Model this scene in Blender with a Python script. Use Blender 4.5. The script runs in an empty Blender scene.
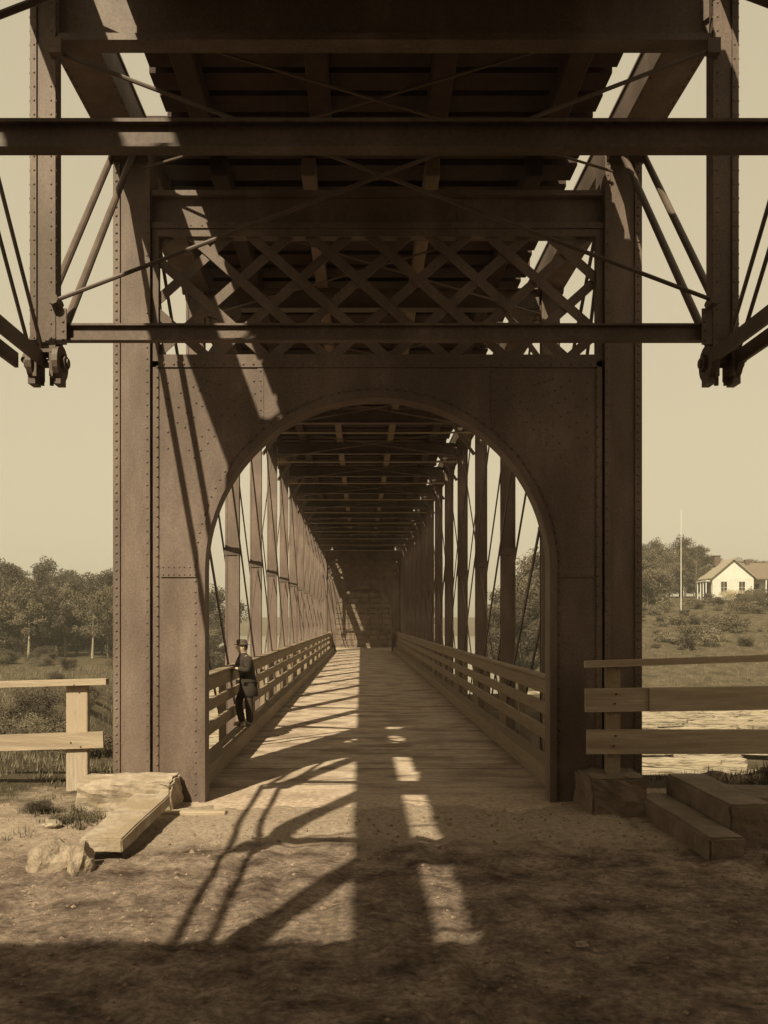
import bpy, bmesh, math, random
from mathutils import Vector, Matrix, noise
random.seed(7)
PI = math.pi
S = bpy.context.scene
COL = S.collection
def srnd(a, b): return random.uniform(a, b)

# ------------------------------------------------------------------ materials
def mat(name, col, col2=None, scale=3.0, rough=.75, bump=.2, bscale=None, stretch=(1,1,1), spec=.3, detail=8, lo=.35, hi=.65,
        col3=None, scale3=.6, bdist=.02, metallic=0.0, speck=None):
    m = bpy.data.materials.new(name); m.use_nodes = True
    nt = m.node_tree; N = nt.nodes; L = nt.links
    b = N['Principled BSDF']; b.inputs['Roughness'].default_value = rough
    b.inputs['Specular IOR Level'].default_value = spec; b.inputs['Metallic'].default_value = metallic
    tc = N.new('ShaderNodeTexCoord'); mp = N.new('ShaderNodeMapping'); mp.inputs['Scale'].default_value = stretch
    L.new(tc.outputs['Object'], mp.inputs['Vector'])
    n = N.new('ShaderNodeTexNoise'); n.inputs['Scale'].default_value = scale; n.inputs['Detail'].default_value = detail
    n.inputs['Roughness'].default_value = .65
    L.new(mp.outputs['Vector'], n.inputs['Vector'])
    r = N.new('ShaderNodeValToRGB'); r.color_ramp.elements[0].position = lo; r.color_ramp.elements[1].position = hi
    r.color_ramp.elements[0].color = (*col, 1); r.color_ramp.elements[1].color = (*(col2 or [c*1.35 for c in col]), 1)
    L.new(n.outputs['Fac'], r.inputs['Fac'])
    out = r.outputs['Color']
    if col3:
        n3 = N.new('ShaderNodeTexNoise'); n3.inputs['Scale'].default_value = scale3; n3.inputs['Detail'].default_value = 5
        L.new(mp.outputs['Vector'], n3.inputs['Vector'])
        r3 = N.new('ShaderNodeValToRGB'); r3.color_ramp.elements[0].position = .45; r3.color_ramp.elements[1].position = .62
        L.new(n3.outputs['Fac'], r3.inputs['Fac'])
        mx = N.new('ShaderNodeMix'); mx.data_type = 'RGBA'
        L.new(r3.outputs['Color'], mx.inputs[0]); L.new(out, mx.inputs[6]); mx.inputs[7].default_value = (*col3, 1)
        out = mx.outputs[2]
    if speck:
        ns = N.new('ShaderNodeTexNoise'); ns.inputs['Scale'].default_value = speck[0]; ns.inputs['Detail'].default_value = 3
        L.new(tc.outputs['Object'], ns.inputs['Vector'])
        mr = N.new('ShaderNodeMapRange'); mr.inputs[1].default_value = .35; mr.inputs[2].default_value = .65; mr.inputs[3].default_value = speck[1]; mr.inputs[4].default_value = speck[2]
        L.new(ns.outputs['Fac'], mr.inputs[0])
        mu = N.new('ShaderNodeMix'); mu.data_type = 'RGBA'; mu.blend_type = 'MULTIPLY'; mu.inputs[0].default_value = 1
        L.new(out, mu.inputs[6]); L.new(mr.outputs[0], mu.inputs[7]); out = mu.outputs[2]
    L.new(out, b.inputs['Base Color'])
    if bump:
        nb = N.new('ShaderNodeTexNoise'); nb.inputs['Scale'].default_value = bscale or scale*6; nb.inputs['Detail'].default_value = 6
        L.new(mp.outputs['Vector'], nb.inputs['Vector'])
        bp = N.new('ShaderNodeBump'); bp.inputs['Strength'].default_value = bump; bp.inputs['Distance'].default_value = bdist
        L.new(nb.outputs['Fac'], bp.inputs['Height']); L.new(bp.outputs['Normal'], b.inputs['Normal'])
    return m

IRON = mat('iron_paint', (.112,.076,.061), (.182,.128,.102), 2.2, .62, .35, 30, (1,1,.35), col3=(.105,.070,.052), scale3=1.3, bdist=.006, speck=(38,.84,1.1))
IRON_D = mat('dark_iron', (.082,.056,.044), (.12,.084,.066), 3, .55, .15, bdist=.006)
RODM = mat('bright_rod_iron', (.30,.23,.16), (.36,.28,.20), 3, .5, 0)
CLOD = mat('earth_clod', (.13,.088,.064), (.27,.195,.14), 9, .95, .5, 20, bdist=.01)
STONE_L = mat('earthy_stone', (.19,.14,.10), (.32,.245,.18), 6, .95, .8, 20, bdist=.04)
WOOD = mat('weathered_board', (.25,.19,.145), (.44,.35,.27), 3.5, .85, .5, 18, (9,1,1), bdist=.012, lo=.3, hi=.7, col3=(.36,.27,.19), scale3=.5)
WOODX = mat('weathered_rail_board', (.27,.20,.14), (.43,.335,.24), 3.5, .85, .5, 18, (.6,6,9), bdist=.012, lo=.3, hi=.7, col3=(.24,.175,.125), scale3=.8)
WOODR = mat('railing_board', (.19,.135,.088), (.27,.20,.135), 2.5, .85, .4, 14, (6,.5,9), bdist=.01, lo=.3, hi=.7)
LIT_STRINGER = mat('road_lit_stringer_timber', (.20,.135,.11), (.27,.19,.155), 1.5, .8, .2)
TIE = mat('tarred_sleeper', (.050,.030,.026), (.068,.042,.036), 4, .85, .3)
PLANK = mat('deck_plank', (.30,.22,.165), (.54,.42,.32), 5, .95, .6, 22, (.8,1.3,1), col3=(.24,.17,.125), scale3=1.1, bdist=.02, lo=.3, hi=.7)
def add_dirt(m):
    nt = m.node_tree; N = nt.nodes; L = nt.links; b = N['Principled BSDF']; src = b.inputs['Base Color'].links[0].from_socket
    g = N.new('ShaderNodeNewGeometry'); sp = N.new('ShaderNodeSeparateXYZ'); L.new(g.outputs['Position'], sp.inputs[0])
    n = N.new('ShaderNodeTexNoise'); n.inputs['Scale'].default_value = 2.3; n.inputs['Detail'].default_value = 9; n.inputs['Roughness'].default_value = .7
    L.new(g.outputs['Position'], n.inputs['Vector'])
    a = N.new('ShaderNodeMath'); a.operation = 'MULTIPLY_ADD'; a.inputs[1].default_value = 4.0; L.new(n.outputs['Fac'], a.inputs[0])
    q = N.new('ShaderNodeMath'); q.operation = 'MULTIPLY'; q.inputs[1].default_value = -.55; L.new(sp.outputs['Y'], q.inputs[0]); L.new(q.outputs[0], a.inputs[2])
    r = N.new('ShaderNodeMapRange'); r.inputs[1].default_value = 1.1; r.inputs[2].default_value = 2.3; L.new(a.outputs[0], r.inputs[0])
    c = N.new('ShaderNodeValToRGB'); c.color_ramp.elements[0].color = (.26,.185,.14,1); c.color_ramp.elements[1].color = (.50,.375,.28,1)
    n2 = N.new('ShaderNodeTexNoise'); n2.inputs['Scale'].default_value = 14; n2.inputs['Detail'].default_value = 6; L.new(g.outputs['Position'], n2.inputs['Vector'])
    c.color_ramp.elements[0].position = .35; c.color_ramp.elements[1].position = .65; L.new(n2.outputs['Fac'], c.inputs['Fac'])
    mx = N.new('ShaderNodeMix'); mx.data_type = 'RGBA'; L.new(r.outputs[0], mx.inputs[0]); L.new(src, mx.inputs[6]); L.new(c.outputs['Color'], mx.inputs[7])
    L.new(mx.outputs[2], b.inputs['Base Color'])
add_dirt(PLANK)
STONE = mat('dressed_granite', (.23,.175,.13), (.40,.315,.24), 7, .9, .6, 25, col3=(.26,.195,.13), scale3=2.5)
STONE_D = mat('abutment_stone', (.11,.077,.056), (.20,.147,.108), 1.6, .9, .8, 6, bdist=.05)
ROCK = mat('pale_rock', (.085,.062,.043), (.36,.29,.21), 2.6, .85, .8, 6, (.35,1.3,5), bdist=.08, lo=.38, hi=.52)
BARK = mat('bark', (.10,.073,.05), (.16,.12,.08), 6, .9, .4)
BIRCH = mat('pale_bark', (.20,.155,.11), (.36,.29,.21), 6, .9, .2)
def leafmat(name, c):
    m = mat(name, [k*.65 for k in c], [k*1.5 for k in c], 1.1, .8, 0, lo=.3, hi=.7)
    return m
LEAF = [leafmat('foliage', (.095,.072,.046)), leafmat('foliage_dark', (.06,.044,.029)), leafmat('foliage_pale', (.135,.107,.07))]
BLOOM = leafmat('blossom', (.42,.35,.24))
HWALL = mat('white_clapboard', (.52,.49,.43), (.60,.565,.50), 1.5, .7, .1)
HROOF = mat('shingle_roof', (.12,.09,.065), (.17,.13,.095), 4, .8, .2)
HROOF2 = mat('pale_shingle_roof', (.24,.195,.145), (.30,.245,.19), 4, .8, .2)
DARK = mat('dark_opening', (.035,.024,.017), (.05,.034,.024), 4, .4, 0)
BRICK = mat('chimney_brick', (.08,.055,.04), (.11,.08,.06), 4, .8, .2)
SKIN = mat('skin', (.50,.37,.25), (.52,.39,.27), 5, .6, 0)
COAT = mat('dark_wool_coat', (.030,.021,.016), (.045,.031,.023), 20, .9, .2)
TROU = mat('dark_trousers', (.040,.028,.021), (.052,.036,.027), 20, .9, .2)
HAT = mat('felt_hat', (.07,.048,.034), (.09,.062,.045), 20, .9, 0)
SHOE = mat('leather', (.10,.075,.055), None, 20, .35, 0)
HAIR = mat('dark_hair', (.035,.024,.017), None, 20, .6, 0)

# ground material: dirt near, grass further by noise
def ground_mat():
    m = bpy.data.materials.new('earth'); m.use_nodes = True
    nt = m.node_tree; N = nt.nodes; L = nt.links; b = N['Principled BSDF']
    b.inputs['Roughness'].default_value = .95; b.inputs['Specular IOR Level'].default_value = .1
    g = N.new('ShaderNodeNewGeometry')
    def nz(s, d=8, r=.65):
        n = N.new('ShaderNodeTexNoise'); n.inputs['Scale'].default_value = s; n.inputs['Detail'].default_value = d
        n.inputs['Roughness'].default_value = r
        L.new(g.outputs['Position'], n.inputs['Vector']); return n
    def ramp(n, a, ca, bb, cb):
        r = N.new('ShaderNodeValToRGB'); r.color_ramp.elements[0].position = a; r.color_ramp.elements[1].position = bb
        r.color_ramp.elements[0].color = (*ca,1); r.color_ramp.elements[1].color = (*cb,1)
        L.new(n.outputs['Fac'], r.inputs['Fac']); return r
    n1 = ramp(nz(2.2), .32, (.088,.055,.044), .70, (.50,.37,.285))  # loose soil, its dark tone lowered to put foreground shade into the colour
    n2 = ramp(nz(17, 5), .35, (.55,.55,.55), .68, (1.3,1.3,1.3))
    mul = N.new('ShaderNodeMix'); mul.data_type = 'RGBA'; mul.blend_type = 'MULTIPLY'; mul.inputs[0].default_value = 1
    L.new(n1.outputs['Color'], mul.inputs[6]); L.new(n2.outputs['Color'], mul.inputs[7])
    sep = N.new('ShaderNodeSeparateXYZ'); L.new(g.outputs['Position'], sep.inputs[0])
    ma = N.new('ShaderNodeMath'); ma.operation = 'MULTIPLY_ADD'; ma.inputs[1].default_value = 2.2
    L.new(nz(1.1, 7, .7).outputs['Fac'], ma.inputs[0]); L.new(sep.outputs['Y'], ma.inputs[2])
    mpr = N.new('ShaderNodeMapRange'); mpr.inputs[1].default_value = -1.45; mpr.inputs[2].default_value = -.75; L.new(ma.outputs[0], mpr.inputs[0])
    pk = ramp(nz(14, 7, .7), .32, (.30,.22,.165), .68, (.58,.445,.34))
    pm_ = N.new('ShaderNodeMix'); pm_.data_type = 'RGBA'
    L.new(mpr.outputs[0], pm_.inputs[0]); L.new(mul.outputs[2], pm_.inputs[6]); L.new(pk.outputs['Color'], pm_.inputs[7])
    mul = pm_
    gr = ramp(nz(.9, 10, .75), .3, (.036,.027,.017), .7, (.135,.103,.066))
    # grass mask from vertex attribute
    at = N.new('ShaderNodeAttribute'); at.attribute_name = 'grass'
    nm = nz(1.6, 6)
    ad = N.new('ShaderNodeMath'); ad.operation = 'ADD'
    L.new(at.outputs['Fac'], ad.inputs[0]); L.new(nm.outputs['Fac'], ad.inputs[1])
    mr = N.new('ShaderNodeMapRange'); mr.inputs[1].default_value = .85; mr.inputs[2].default_value = 1.15
    L.new(ad.outputs[0], mr.inputs[0])
    mx = N.new('ShaderNodeMix'); mx.data_type = 'RGBA'
    L.new(mr.outputs[0], mx.inputs[0]); L.new(mul.outputs[2], mx.inputs[6]); L.new(gr.outputs['Color'], mx.inputs[7])
    L.new(mx.outputs[2], b.inputs['Base Color'])
    nb = nz(11, 10, .8); nb2 = nz(70, 4, .7)
    a2 = N.new('ShaderNodeMath'); a2.operation = 'MULTIPLY_ADD'; a2.inputs[1].default_value = .35
    L.new(nb2.outputs['Fac'], a2.inputs[0]); L.new(nb.outputs['Fac'], a2.inputs[2])
    bp = N.new('ShaderNodeBump'); bp.inputs['Strength'].default_value = .9; bp.inputs['Distance'].default_value = .09
    L.new(a2.outputs[0], bp.inputs['Height']); L.new(bp.outputs['Normal'], b.inputs['Normal'])
    return m
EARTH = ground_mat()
def water_mat():
    m = bpy.data.materials.new('river_water'); m.use_nodes = True
    nt = m.node_tree; N = nt.nodes; L = nt.links; b = N['Principled BSDF']
    b.inputs['Base Color'].default_value = (.20,.165,.11,1); b.inputs['Roughness'].default_value = .12
    b.inputs['Specular IOR Level'].default_value = .6
    g = N.new('ShaderNodeNewGeometry'); n = N.new('ShaderNodeTexNoise'); n.inputs['Scale'].default_value = .7; n.inputs['Detail'].default_value = 5
    L.new(g.outputs['Position'], n.inputs['Vector'])
    bp = N.new('ShaderNodeBump'); bp.inputs['Strength'].default_value = .35; bp.inputs['Distance'].default_value = .2
    L.new(n.outputs['Fac'], bp.inputs['Height']); L.new(bp.outputs['Normal'], b.inputs['Normal'])
    return m
WATER = water_mat()

# ------------------------------------------------------------------ mesh builder
class MB:
    def __init__(s): s.v = []; s.f = []
    def add(s, vs, fs):
        o = len(s.v); s.v += [tuple(v) for v in vs]; s.f += [tuple(i+o for i in f) for f in fs]; return s
    def box(s, x0, x1, y0, y1, z0, z1):
        return s.add([(x0,y0,z0),(x1,y0,z0),(x1,y1,z0),(x0,y1,z0),(x0,y0,z1),(x1,y0,z1),(x1,y1,z1),(x0,y1,z1)],
              [(0,3,2,1),(4,5,6,7),(0,1,5,4),(1,2,6,5),(2,3,7,6),(3,0,4,7)])
    def bbox(s, x0, x1, y0, y1, z0, z1, b=.01):   # box with chamfered edges
        bm = bmesh.new(); bmesh.ops.create_cube(bm, size=1)
        for v in bm.verts: v.co = ((x0+x1)/2+v.co.x*(x1-x0), (y0+y1)/2+v.co.y*(y1-y0), (z0+z1)/2+v.co.z*(z1-z0))
        bmesh.ops.bevel(bm, geom=bm.edges[:], offset=b, segments=1, affect='EDGES')
        bm.verts.index_update()
        s.add([v.co[:] for v in bm.verts], [[v.index for v in f.verts] for f in bm.faces]); bm.free(); return s
    def bar(s, p, q, w, h, up=(0,0,1)):            # rectangular bar, w across, h along up
        p = Vector(p); q = Vector(q); d = (q-p).normalized(); u = Vector(up); sd = d.cross(u)
        if sd.length < 1e-4: sd = d.cross(Vector((1,0,0)))
        sd.normalize(); u = sd.cross(d).normalized()
        a = sd*(w/2); b = u*(h/2)
        vs = [p-a-b,p+a-b,p+a+b,p-a+b,q-a-b,q+a-b,q+a+b,q-a+b]
        return s.add(vs, [(0,1,2,3),(7,6,5,4),(0,4,5,1),(1,5,6,2),(2,6,7,3),(3,7,4,0)])
    def tube(s, p, q, r, r2=None, n=8, caps=True):
        p = Vector(p); q = Vector(q); d = (q-p).normalized(); r2 = r if r2 is None else r2
        a = d.orthogonal().normalized(); b = d.cross(a)
        vs = [p+(a*math.cos(2*PI*i/n)+b*math.sin(2*PI*i/n))*r for i in range(n)] + [q+(a*math.cos(2*PI*i/n)+b*math.sin(2*PI*i/n))*r2 for i in range(n)]
        fs = [(i,(i+1)%n,n+(i+1)%n,n+i) for i in range(n)]
        if caps: fs += [tuple(range(n-1,-1,-1)), tuple(range(n,2*n))]
        return s.add(vs, fs)
    def rivet(s, p, nrm=(0,-1,0), r=.018):
        p = Vector(p); n = Vector(nrm); a = n.orthogonal().normalized(); b = n.cross(a)
        vs = []
        for rr, hh in ((r,0),(r*.75,r*.6)):
            vs += [p+(a*math.cos(PI*i/3)+b*math.sin(PI*i/3))*rr+n*hh for i in range(6)]
        vs.append(p+n*r*.85)
        fs = [(i,(i+1)%6,6+(i+1)%6,6+i) for i in range(6)] + [(6+i,6+(i+1)%6,12) for i in range(6)]
        return s.add(vs, fs)
    def rivets(s, p, q, step, nrm=(0,-1,0), r=.018):
        p = Vector(p); q = Vector(q); n = max(1, int((q-p).length/step))
        for i in range(n+1): s.rivet(p.lerp(q, i/n), nrm, r)
        return s
    def build(s, name, m, parent=None, smooth=False):
        me = bpy.data.meshes.new(name); me.from_pydata(s.v, [], s.f)
        ms = m if isinstance(m, (list,tuple)) else [m]
        for k in ms: me.materials.append(k)
        if smooth: me.polygons.foreach_set('use_smooth', [True]*len(me.polygons))
        me.update()
        o = bpy.data.objects.new(name, me); COL.objects.link(o)
        if parent: o.parent = parent
        return o
def tag(o, label=None, cat=None, group=None, kind=None):
    if label: o['label'] = label
    if cat: o['category'] = cat
    if group: o['group'] = group
    if kind: o['kind'] = kind
    return o
def empty(name, loc=(0,0,0), label=None, cat=None, group=None, rz=0):
    o = bpy.data.objects.new(name, None); o.empty_display_size = .2; COL.objects.link(o); o.location = loc; o.rotation_euler = (0,0,rz)
    return tag(o, label, cat, group)
def copy_tree(o, parent=None):
    c = o.copy(); COL.objects.link(c); c.parent = parent
    for ch in o.children: copy_tree(ch, c)
    return c
def chain(o, name, meshobj, loc, parent):   # a linked copy of a part
    c = o.copy(); COL.objects.link(c); c.parent = parent; c.location = loc; return c

TX = 3.30          # truss planes
PB = 4.8; NB = 13; YE = PB*NB      # main span: 13 panels, 62.4 m

# ------------------------------------------------------------------ MAIN SPAN
BR = empty('truss_bridge', (0,0,0), 'long brown iron through-truss bridge with round-arched plate portal, seen straight down its roadway', 'bridge')
def portal(y0, sgn, parent, plate=True):
    """sgn=-1: face looks to -Y"""
    F = (0, sgn, 0); D = .46
    yb = y0 - sgn*D
    def bx(mb, x0, x1, a, b, z0, z1):   # a,b depth behind face
        ya, yb_ = y0 - sgn*a, y0 - sgn*b
        mb.box(x0, x1, min(ya,yb_), max(ya,yb_), z0, z1)
    for s in (-1, 1):
        m = MB()
        X0, X1 = sorted((s*3.03, s*3.50))
        bx(m, X0, X1, 0, D, -.3, 8.62)
        # flange angles proud of the face
        for (a, b) in ((3.03,3.10), (3.43,3.52)):
            xa, xb = sorted((s*a, s*b)); bx(m, xa, xb, -.025, 0, 0, 8.6)
        m.rivets((s*3.475, y0+sgn*.025, .1), (s*3.475, y0+sgn*.025, 8.5), .115, F, .019)
        m.rivets((s*3.065, y0+sgn*.025, .1), (s*3.065, y0+sgn*.025, 8.5), .15, F, .015)
        m.rivets((s*3.52, y0+sgn*-.1, .1), (s*3.52, y0+sgn*-.1, 8.5), .115, (s,0,0), .02)
        m.build('end_post', IRON, parent)
    if not plate: return
    # arch plate
    R = 2.31; ZC = 3.09; ZT = 5.88; XO = 2.995; n = 48
    arc = [(-R, 0.)] + [(R*math.cos(PI-PI*i/n), ZC+R*math.sin(PI-PI*i/n)) for i in range(n+1)] + [(R, 0.)]
    m = MB()
    def outer(p):
        x, z = p
        if z <= ZC: return (-XO if x < 0 else XO, z)
        a = math.atan2(z-ZC, x); k = min(XO/abs(math.cos(a)) if abs(math.cos(a))>1e-6 else 9e9, (ZT-ZC)/math.sin(a) if math.sin(a)>1e-6 else 9e9)
        return (k*math.cos(a), ZC+k*math.sin(a))
    # insert exact corner angles
    ca = math.atan2(ZT-ZC, XO)
    angs = sorted(set([PI-PI*i/n for i in range(n+1)] + [ca, PI-ca]), reverse=True)
    arc = [(-R, -.05)] + [(R*math.cos(a), ZC+R*math.sin(a)) for a in angs] + [(R, -.05)]
    for i in range(len(arc)-1):
        a, b = arc[i], arc[i+1]; c, d = outer(b), outer(a)
        yf = y0-sgn*.02; yk = y0-sgn*.28
        q = [(a[0],yf,a[1]),(b[0],yf,b[1]),(c[0],yf,c[1]),(d[0],yf,d[1]),(a[0],yk,a[1]),(b[0],yk,b[1]),(c[0],yk,c[1]),(d[0],yk,d[1])]
        m.add(q, [(0,1,2,3),(7,6,5,4),(0,4,5,1),(3,2,6,7)])
    # outer angle on panel edge and rivets
    for s in (-1,1):
        xa, xb = sorted((s*2.92, s*2.995)); bx(m, xa, xb, 0, .02, 0, ZT)
        m.rivets((s*2.935, y0, .1), (s*2.935, y0, 5.8), .13, F, .019)
        m.rivets((s*2.43, y0-sgn*.02, .1), (s*2.43, y0-sgn*.02, ZC), .14, F, .017)
        # splice plate
        xa, xb = sorted((s*2.32, s*2.89)); bx(m, xa, xb, .003, .02, 3.00, 3.17)
        for zz in (3.035, 3.135): m.rivets((s*2.36, y0, zz), (s*2.86, y0, zz), .07, F, .012)
    for i in range(1, 60):
        a = PI*i/60
        m.rivet((2.43*math.cos(a), y0-sgn*.02, ZC+2.43*math.sin(a)), F, .017)
    bx(m, -XO, XO, .0, .02, 5.80, ZT)
    m.rivets((-2.85, y0, 5.84), (2.85, y0, 5.84), .13, F, .018)
    for s in (-1,1):
        xa, xb = sorted((s*1.52, s*1.60)); bx(m, xa, xb, .012, .02, 5.05, 5.79)
        m.rivets((s*1.56, y0-sgn*.012, 5.1), (s*1.56, y0-sgn*.012, 5.75), .11, F, .014)
    # corner gusset rivets
    for s in (-1,1):
        for k in range(5): m.rivets((s*2.80, y0-sgn*.02, 5.6-k*.22), (s*(2.35-.06*k), y0-sgn*.02, 5.65-k*.02), .17, F, .016)
        m.rivets((s*2.45, y0-sgn*.02, 4.6), (s*1.55, y0-sgn*.02, 5.55), .12, F, .016)
        m.rivets((s*2.52, y0-sgn*.02, 4.7), (s*1.65, y0-sgn*.02, 5.62), .12, F, .016)
    m.build('portal_plate', IRON, parent)
    # arch rim
    m = MB(); ri, ro = R-.015, R+.075
    pts = [(-1, -.05)] + [(a,) for a in angs] + [(1, -.05)]
    def ring(r, p): return (p[0]*r, p[1]) if len(p) == 2 else (r*math.cos(p[0]), ZC+r*math.sin(p[0]))
    for i in range(len(pts)-1):
        a, b = ring(ri,pts[i]), ring(ri,pts[i+1]); c, d = ring(ro,pts[i+1]), ring(ro,pts[i])
        yf = y0+sgn*.03; yk = y0-sgn*.30
        q = [(a[0],yf,a[1]),(b[0],yf,b[1]),(c[0],yf,c[1]),(d[0],yf,d[1]),(a[0],yk,a[1]),(b[0],yk,b[1]),(c[0],yk,c[1]),(d[0],yk,d[1])]
        m.add(q, [(0,1,2,3),(7,6,5,4),(0,4,5,1),(3,2,6,7)])
    m.build('arch_rim', IRON, parent)
    # lattice
    m = MB(); z0, z1 = 5.93, 7.62; xm = 2.98; sp = .86
    yl = y0-sgn*.1
    for dr in (-1, 1):
        k = -18
        while k < 19:
            xb = k*.80 + .15; k += 1
            xa, xt = xb, xb + dr*(z1-z0)*1.12
            pa, pb = Vector((xa,0,z0)), Vector((xt,0,z1))
            def atx(x): t = (x-pa.x)/(pb.x-pa.x); return pa.lerp(pb, t)
            lo, hi = (pa, pb) if pa.x < pb.x else (pb, pa)
            if hi.x < -xm+.1 or lo.x > xm-.1: continue
            if lo.x < -xm: lo = atx(-xm)
            if hi.x > xm: hi = atx(xm)
            off = Vector((0, yl + dr*.012, 0))
            m.bar(lo+off, hi+off, .016, .125, up=Vector((-(hi-lo).z, 0, (hi-lo).x)))
            mid = 0
        
    for (za, zb) in ((5.89,5.98), (7.56,7.66)): m.box(-3.02, 3.02, yl-.06, yl+.06, za, zb)
    for s in (-1,1):
        xa, xb = sorted((s*2.93, s*3.02)); m.box(xa, xb, yl-.06, yl+.06, 5.98, 7.56)
    # rivets at the crossings
    kx = -7
    for r_ in range(0, 5):
        zz = z0 + .001 + r_*sp/2
    m.build('portal_lattice', IRON, parent)
    # top cross girder
    m = MB()
    bx(m, -3.02, 3.02, .12, .40, 7.68, 8.12); bx(m, -3.02, 3.02, .02, .44, 7.665, 7.74); bx(m, -3.02, 3.02, .02, .44, 8.10, 8.17)
    m.rivets((-2.95, y0-sgn*.02, 7.70), (2.95, y0-sgn*.02, 7.70), .15, F, .014)
    m.build('portal_girder', IRON, parent)
portal(0, -1, BR)
portal(YE, 1, BR, True)

# posts
def post_mb(s):
    m = MB(); x = s*TX
    m.box(x-.165, x+.165, -.10, -.08, -.6, 8.6); m.box(x-.165, x+.165, .08, .10, -.6, 8.6)
    m.box(x-.15, x-.13, -.08, .08, -.6, 8.6); m.box(x+.13, x+.15, -.08, .08, -.6, 8.6)
    m.box(x-.1655, x-.12, -.115, -.10, -.5, 8.55); m.box(x+.12, x+.17, -.115, -.10, -.5, 8.55)
    return m
def band_mb(s):
    x = s*TX
    m = MB(); m.box(x-.195, x+.195, -.125, .125, 4.0, 4.18)
    return m
protos = {}
for s in (-1,1):
    p = post_mb(s).build('post', IRON, BR); b = band_mb(s).build('band', IRON_D, p); protos[s] = p
    p.location = (0, PB, 0)
    for k in range(2, NB):
        c = p.copy(); COL.objects.link(c); c.parent = BR; c.location = (0, PB*k, 0)
        d = b.copy(); COL.objects.link(d); d.parent = c
# chords
for s in (-1,1):
    m = MB(); x = s*TX
    m.box(x-.25, x+.25, 0, YE, 8.6, 8.64); m.box(x-.25, x-.2, 0, YE, 8.64, 9.0); m.box(x+.2, x+.25, 0, YE, 8.64, 9.0); m.box(x-.27, x+.27, 0, YE, 9.0, 9.03)
    for sx in (-1,1): m.rivets((x+sx*.22, .2, 8.6), (x+sx*.22, YE/2, 8.6), .3, (0,0,-1), .02)
    m.build('top_chord', IRON, BR)
    m = MB()
    for dx in (-.12,.12): m.box(x+dx-.02, x+dx+.02, .2, YE-.2, -.6, -.38)
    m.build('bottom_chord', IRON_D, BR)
# diagonals (double-intersection), bars in pairs
def diag(s, ya, yb, w, h, dx, za=8.6, zb=-.45, name='diagonal'):
    m = MB(); x = s*TX
    for d in (-dx, dx): m.bar((x+d, ya, za), (x+d, yb, zb), w, h, up=(0,0,1))
    # eyes
    m.tube((x-dx-.05, ya, za),(x+dx+.05, ya, za), .09, n=10); m.tube((x-dx-.05, yb, zb),(x+dx+.05, yb, zb), .09, n=10)
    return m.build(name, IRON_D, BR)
for s in (-1,1):
    for k in range(0, 6):
        big = .115 - .012*k
        diag(s, PB*k, PB*(k+2), .025, big, .20)
        diag(s, YE-PB*k, YE-PB*(k+2), .025, big, .20)
    diag(s, 0, PB, .03, .09, .2)
    diag(s, YE, YE-PB, .03, .09, .2)
    for k in range(2, 10):           # light counter rods
        m = MB(); x = s*(TX-.05); m.tube((x, PB*(k+2) if k<9 else YE, 8.5), (x, PB*k, -.4), .02, n=6)
        m.build('counter_rod', IRON_D, BR)
# overhead cross members per panel point
m = MB(); m.box(-3.1, 3.1, -.12, .12, 8.22, 8.24); m.box(-3.1,3.1,-.015,.015,8.24,8.58); m.box(-3.1,3.1,-.12,.12,8.57,8.59)
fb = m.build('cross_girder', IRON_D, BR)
m = MB(); m.tube((-3.1,-.1,7.93),(3.1,-.1,7.93),.024,n=6); st = m.build('tie_rod', RODM, BR)
kns = []
for s in (-1,1):
    m = MB(); m.bar((s*3.1,-.05,7.3),(s*2.5,-.05,8.12),.05,.09); m.box(*sorted((s*2.45,s*3.12)),-.08,-.02,8.1,8.2)
    kns.append(m.build('knee_brace', IRON, BR))
for o in (fb, st, *kns): o.location = (0, PB, 0)
for k in range(2, NB):
    for o in (fb, st, *kns):
        c = o.copy(); COL.objects.link(c); c.parent = BR; c.location = (0, PB*k, 0)
for k in range(NB):
    m = MB()
    m.tube((-3.1, PB*k+.1, 8.12), (3.1, PB*(k+1)-.1, 8.12), .018, n=6); m.tube((3.1, PB*k+.1, 8.08), (-3.1, PB*(k+1)-.1, 8.08), .018, n=6)
    m.build('sway_rod', IRON, BR)
for x, mm_ in ((-.95,LIT_STRINGER), (.78,WOODR)): MB().bbox(x-.10, x+.10, .5, YE, 8.6, 8.86, .015).build('stringer', mm_, BR)  # light bounced off the road is put into these stringers' colour, more at left
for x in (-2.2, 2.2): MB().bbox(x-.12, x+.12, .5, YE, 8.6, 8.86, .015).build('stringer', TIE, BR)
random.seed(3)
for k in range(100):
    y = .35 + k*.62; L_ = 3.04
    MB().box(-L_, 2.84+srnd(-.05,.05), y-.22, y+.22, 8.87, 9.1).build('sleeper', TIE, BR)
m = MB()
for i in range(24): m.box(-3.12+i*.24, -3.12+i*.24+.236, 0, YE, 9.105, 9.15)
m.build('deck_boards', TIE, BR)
for x in (-.72,.72):
    m = MB(); m.box(x-.06,x+.06,0,YE,9.155,9.17); m.box(x-.01,x+.01,0,YE,9.17,9.26); m.box(x-.035,x+.035,0,YE,9.26,9.3); m.build('rail', IRON_D, BR)
# floor beams beneath the roadway
m = MB(); m.box(-3.5,3.5,-.1,.1,-.62,-.3); fl = m.build('floor_beam', IRON_D, BR); fl.location=(0,PB,0)
for k in range(2,NB):
    c = fl.copy(); COL.objects.link(c); c.parent = BR; c.location=(0,PB*k,0)

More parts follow.
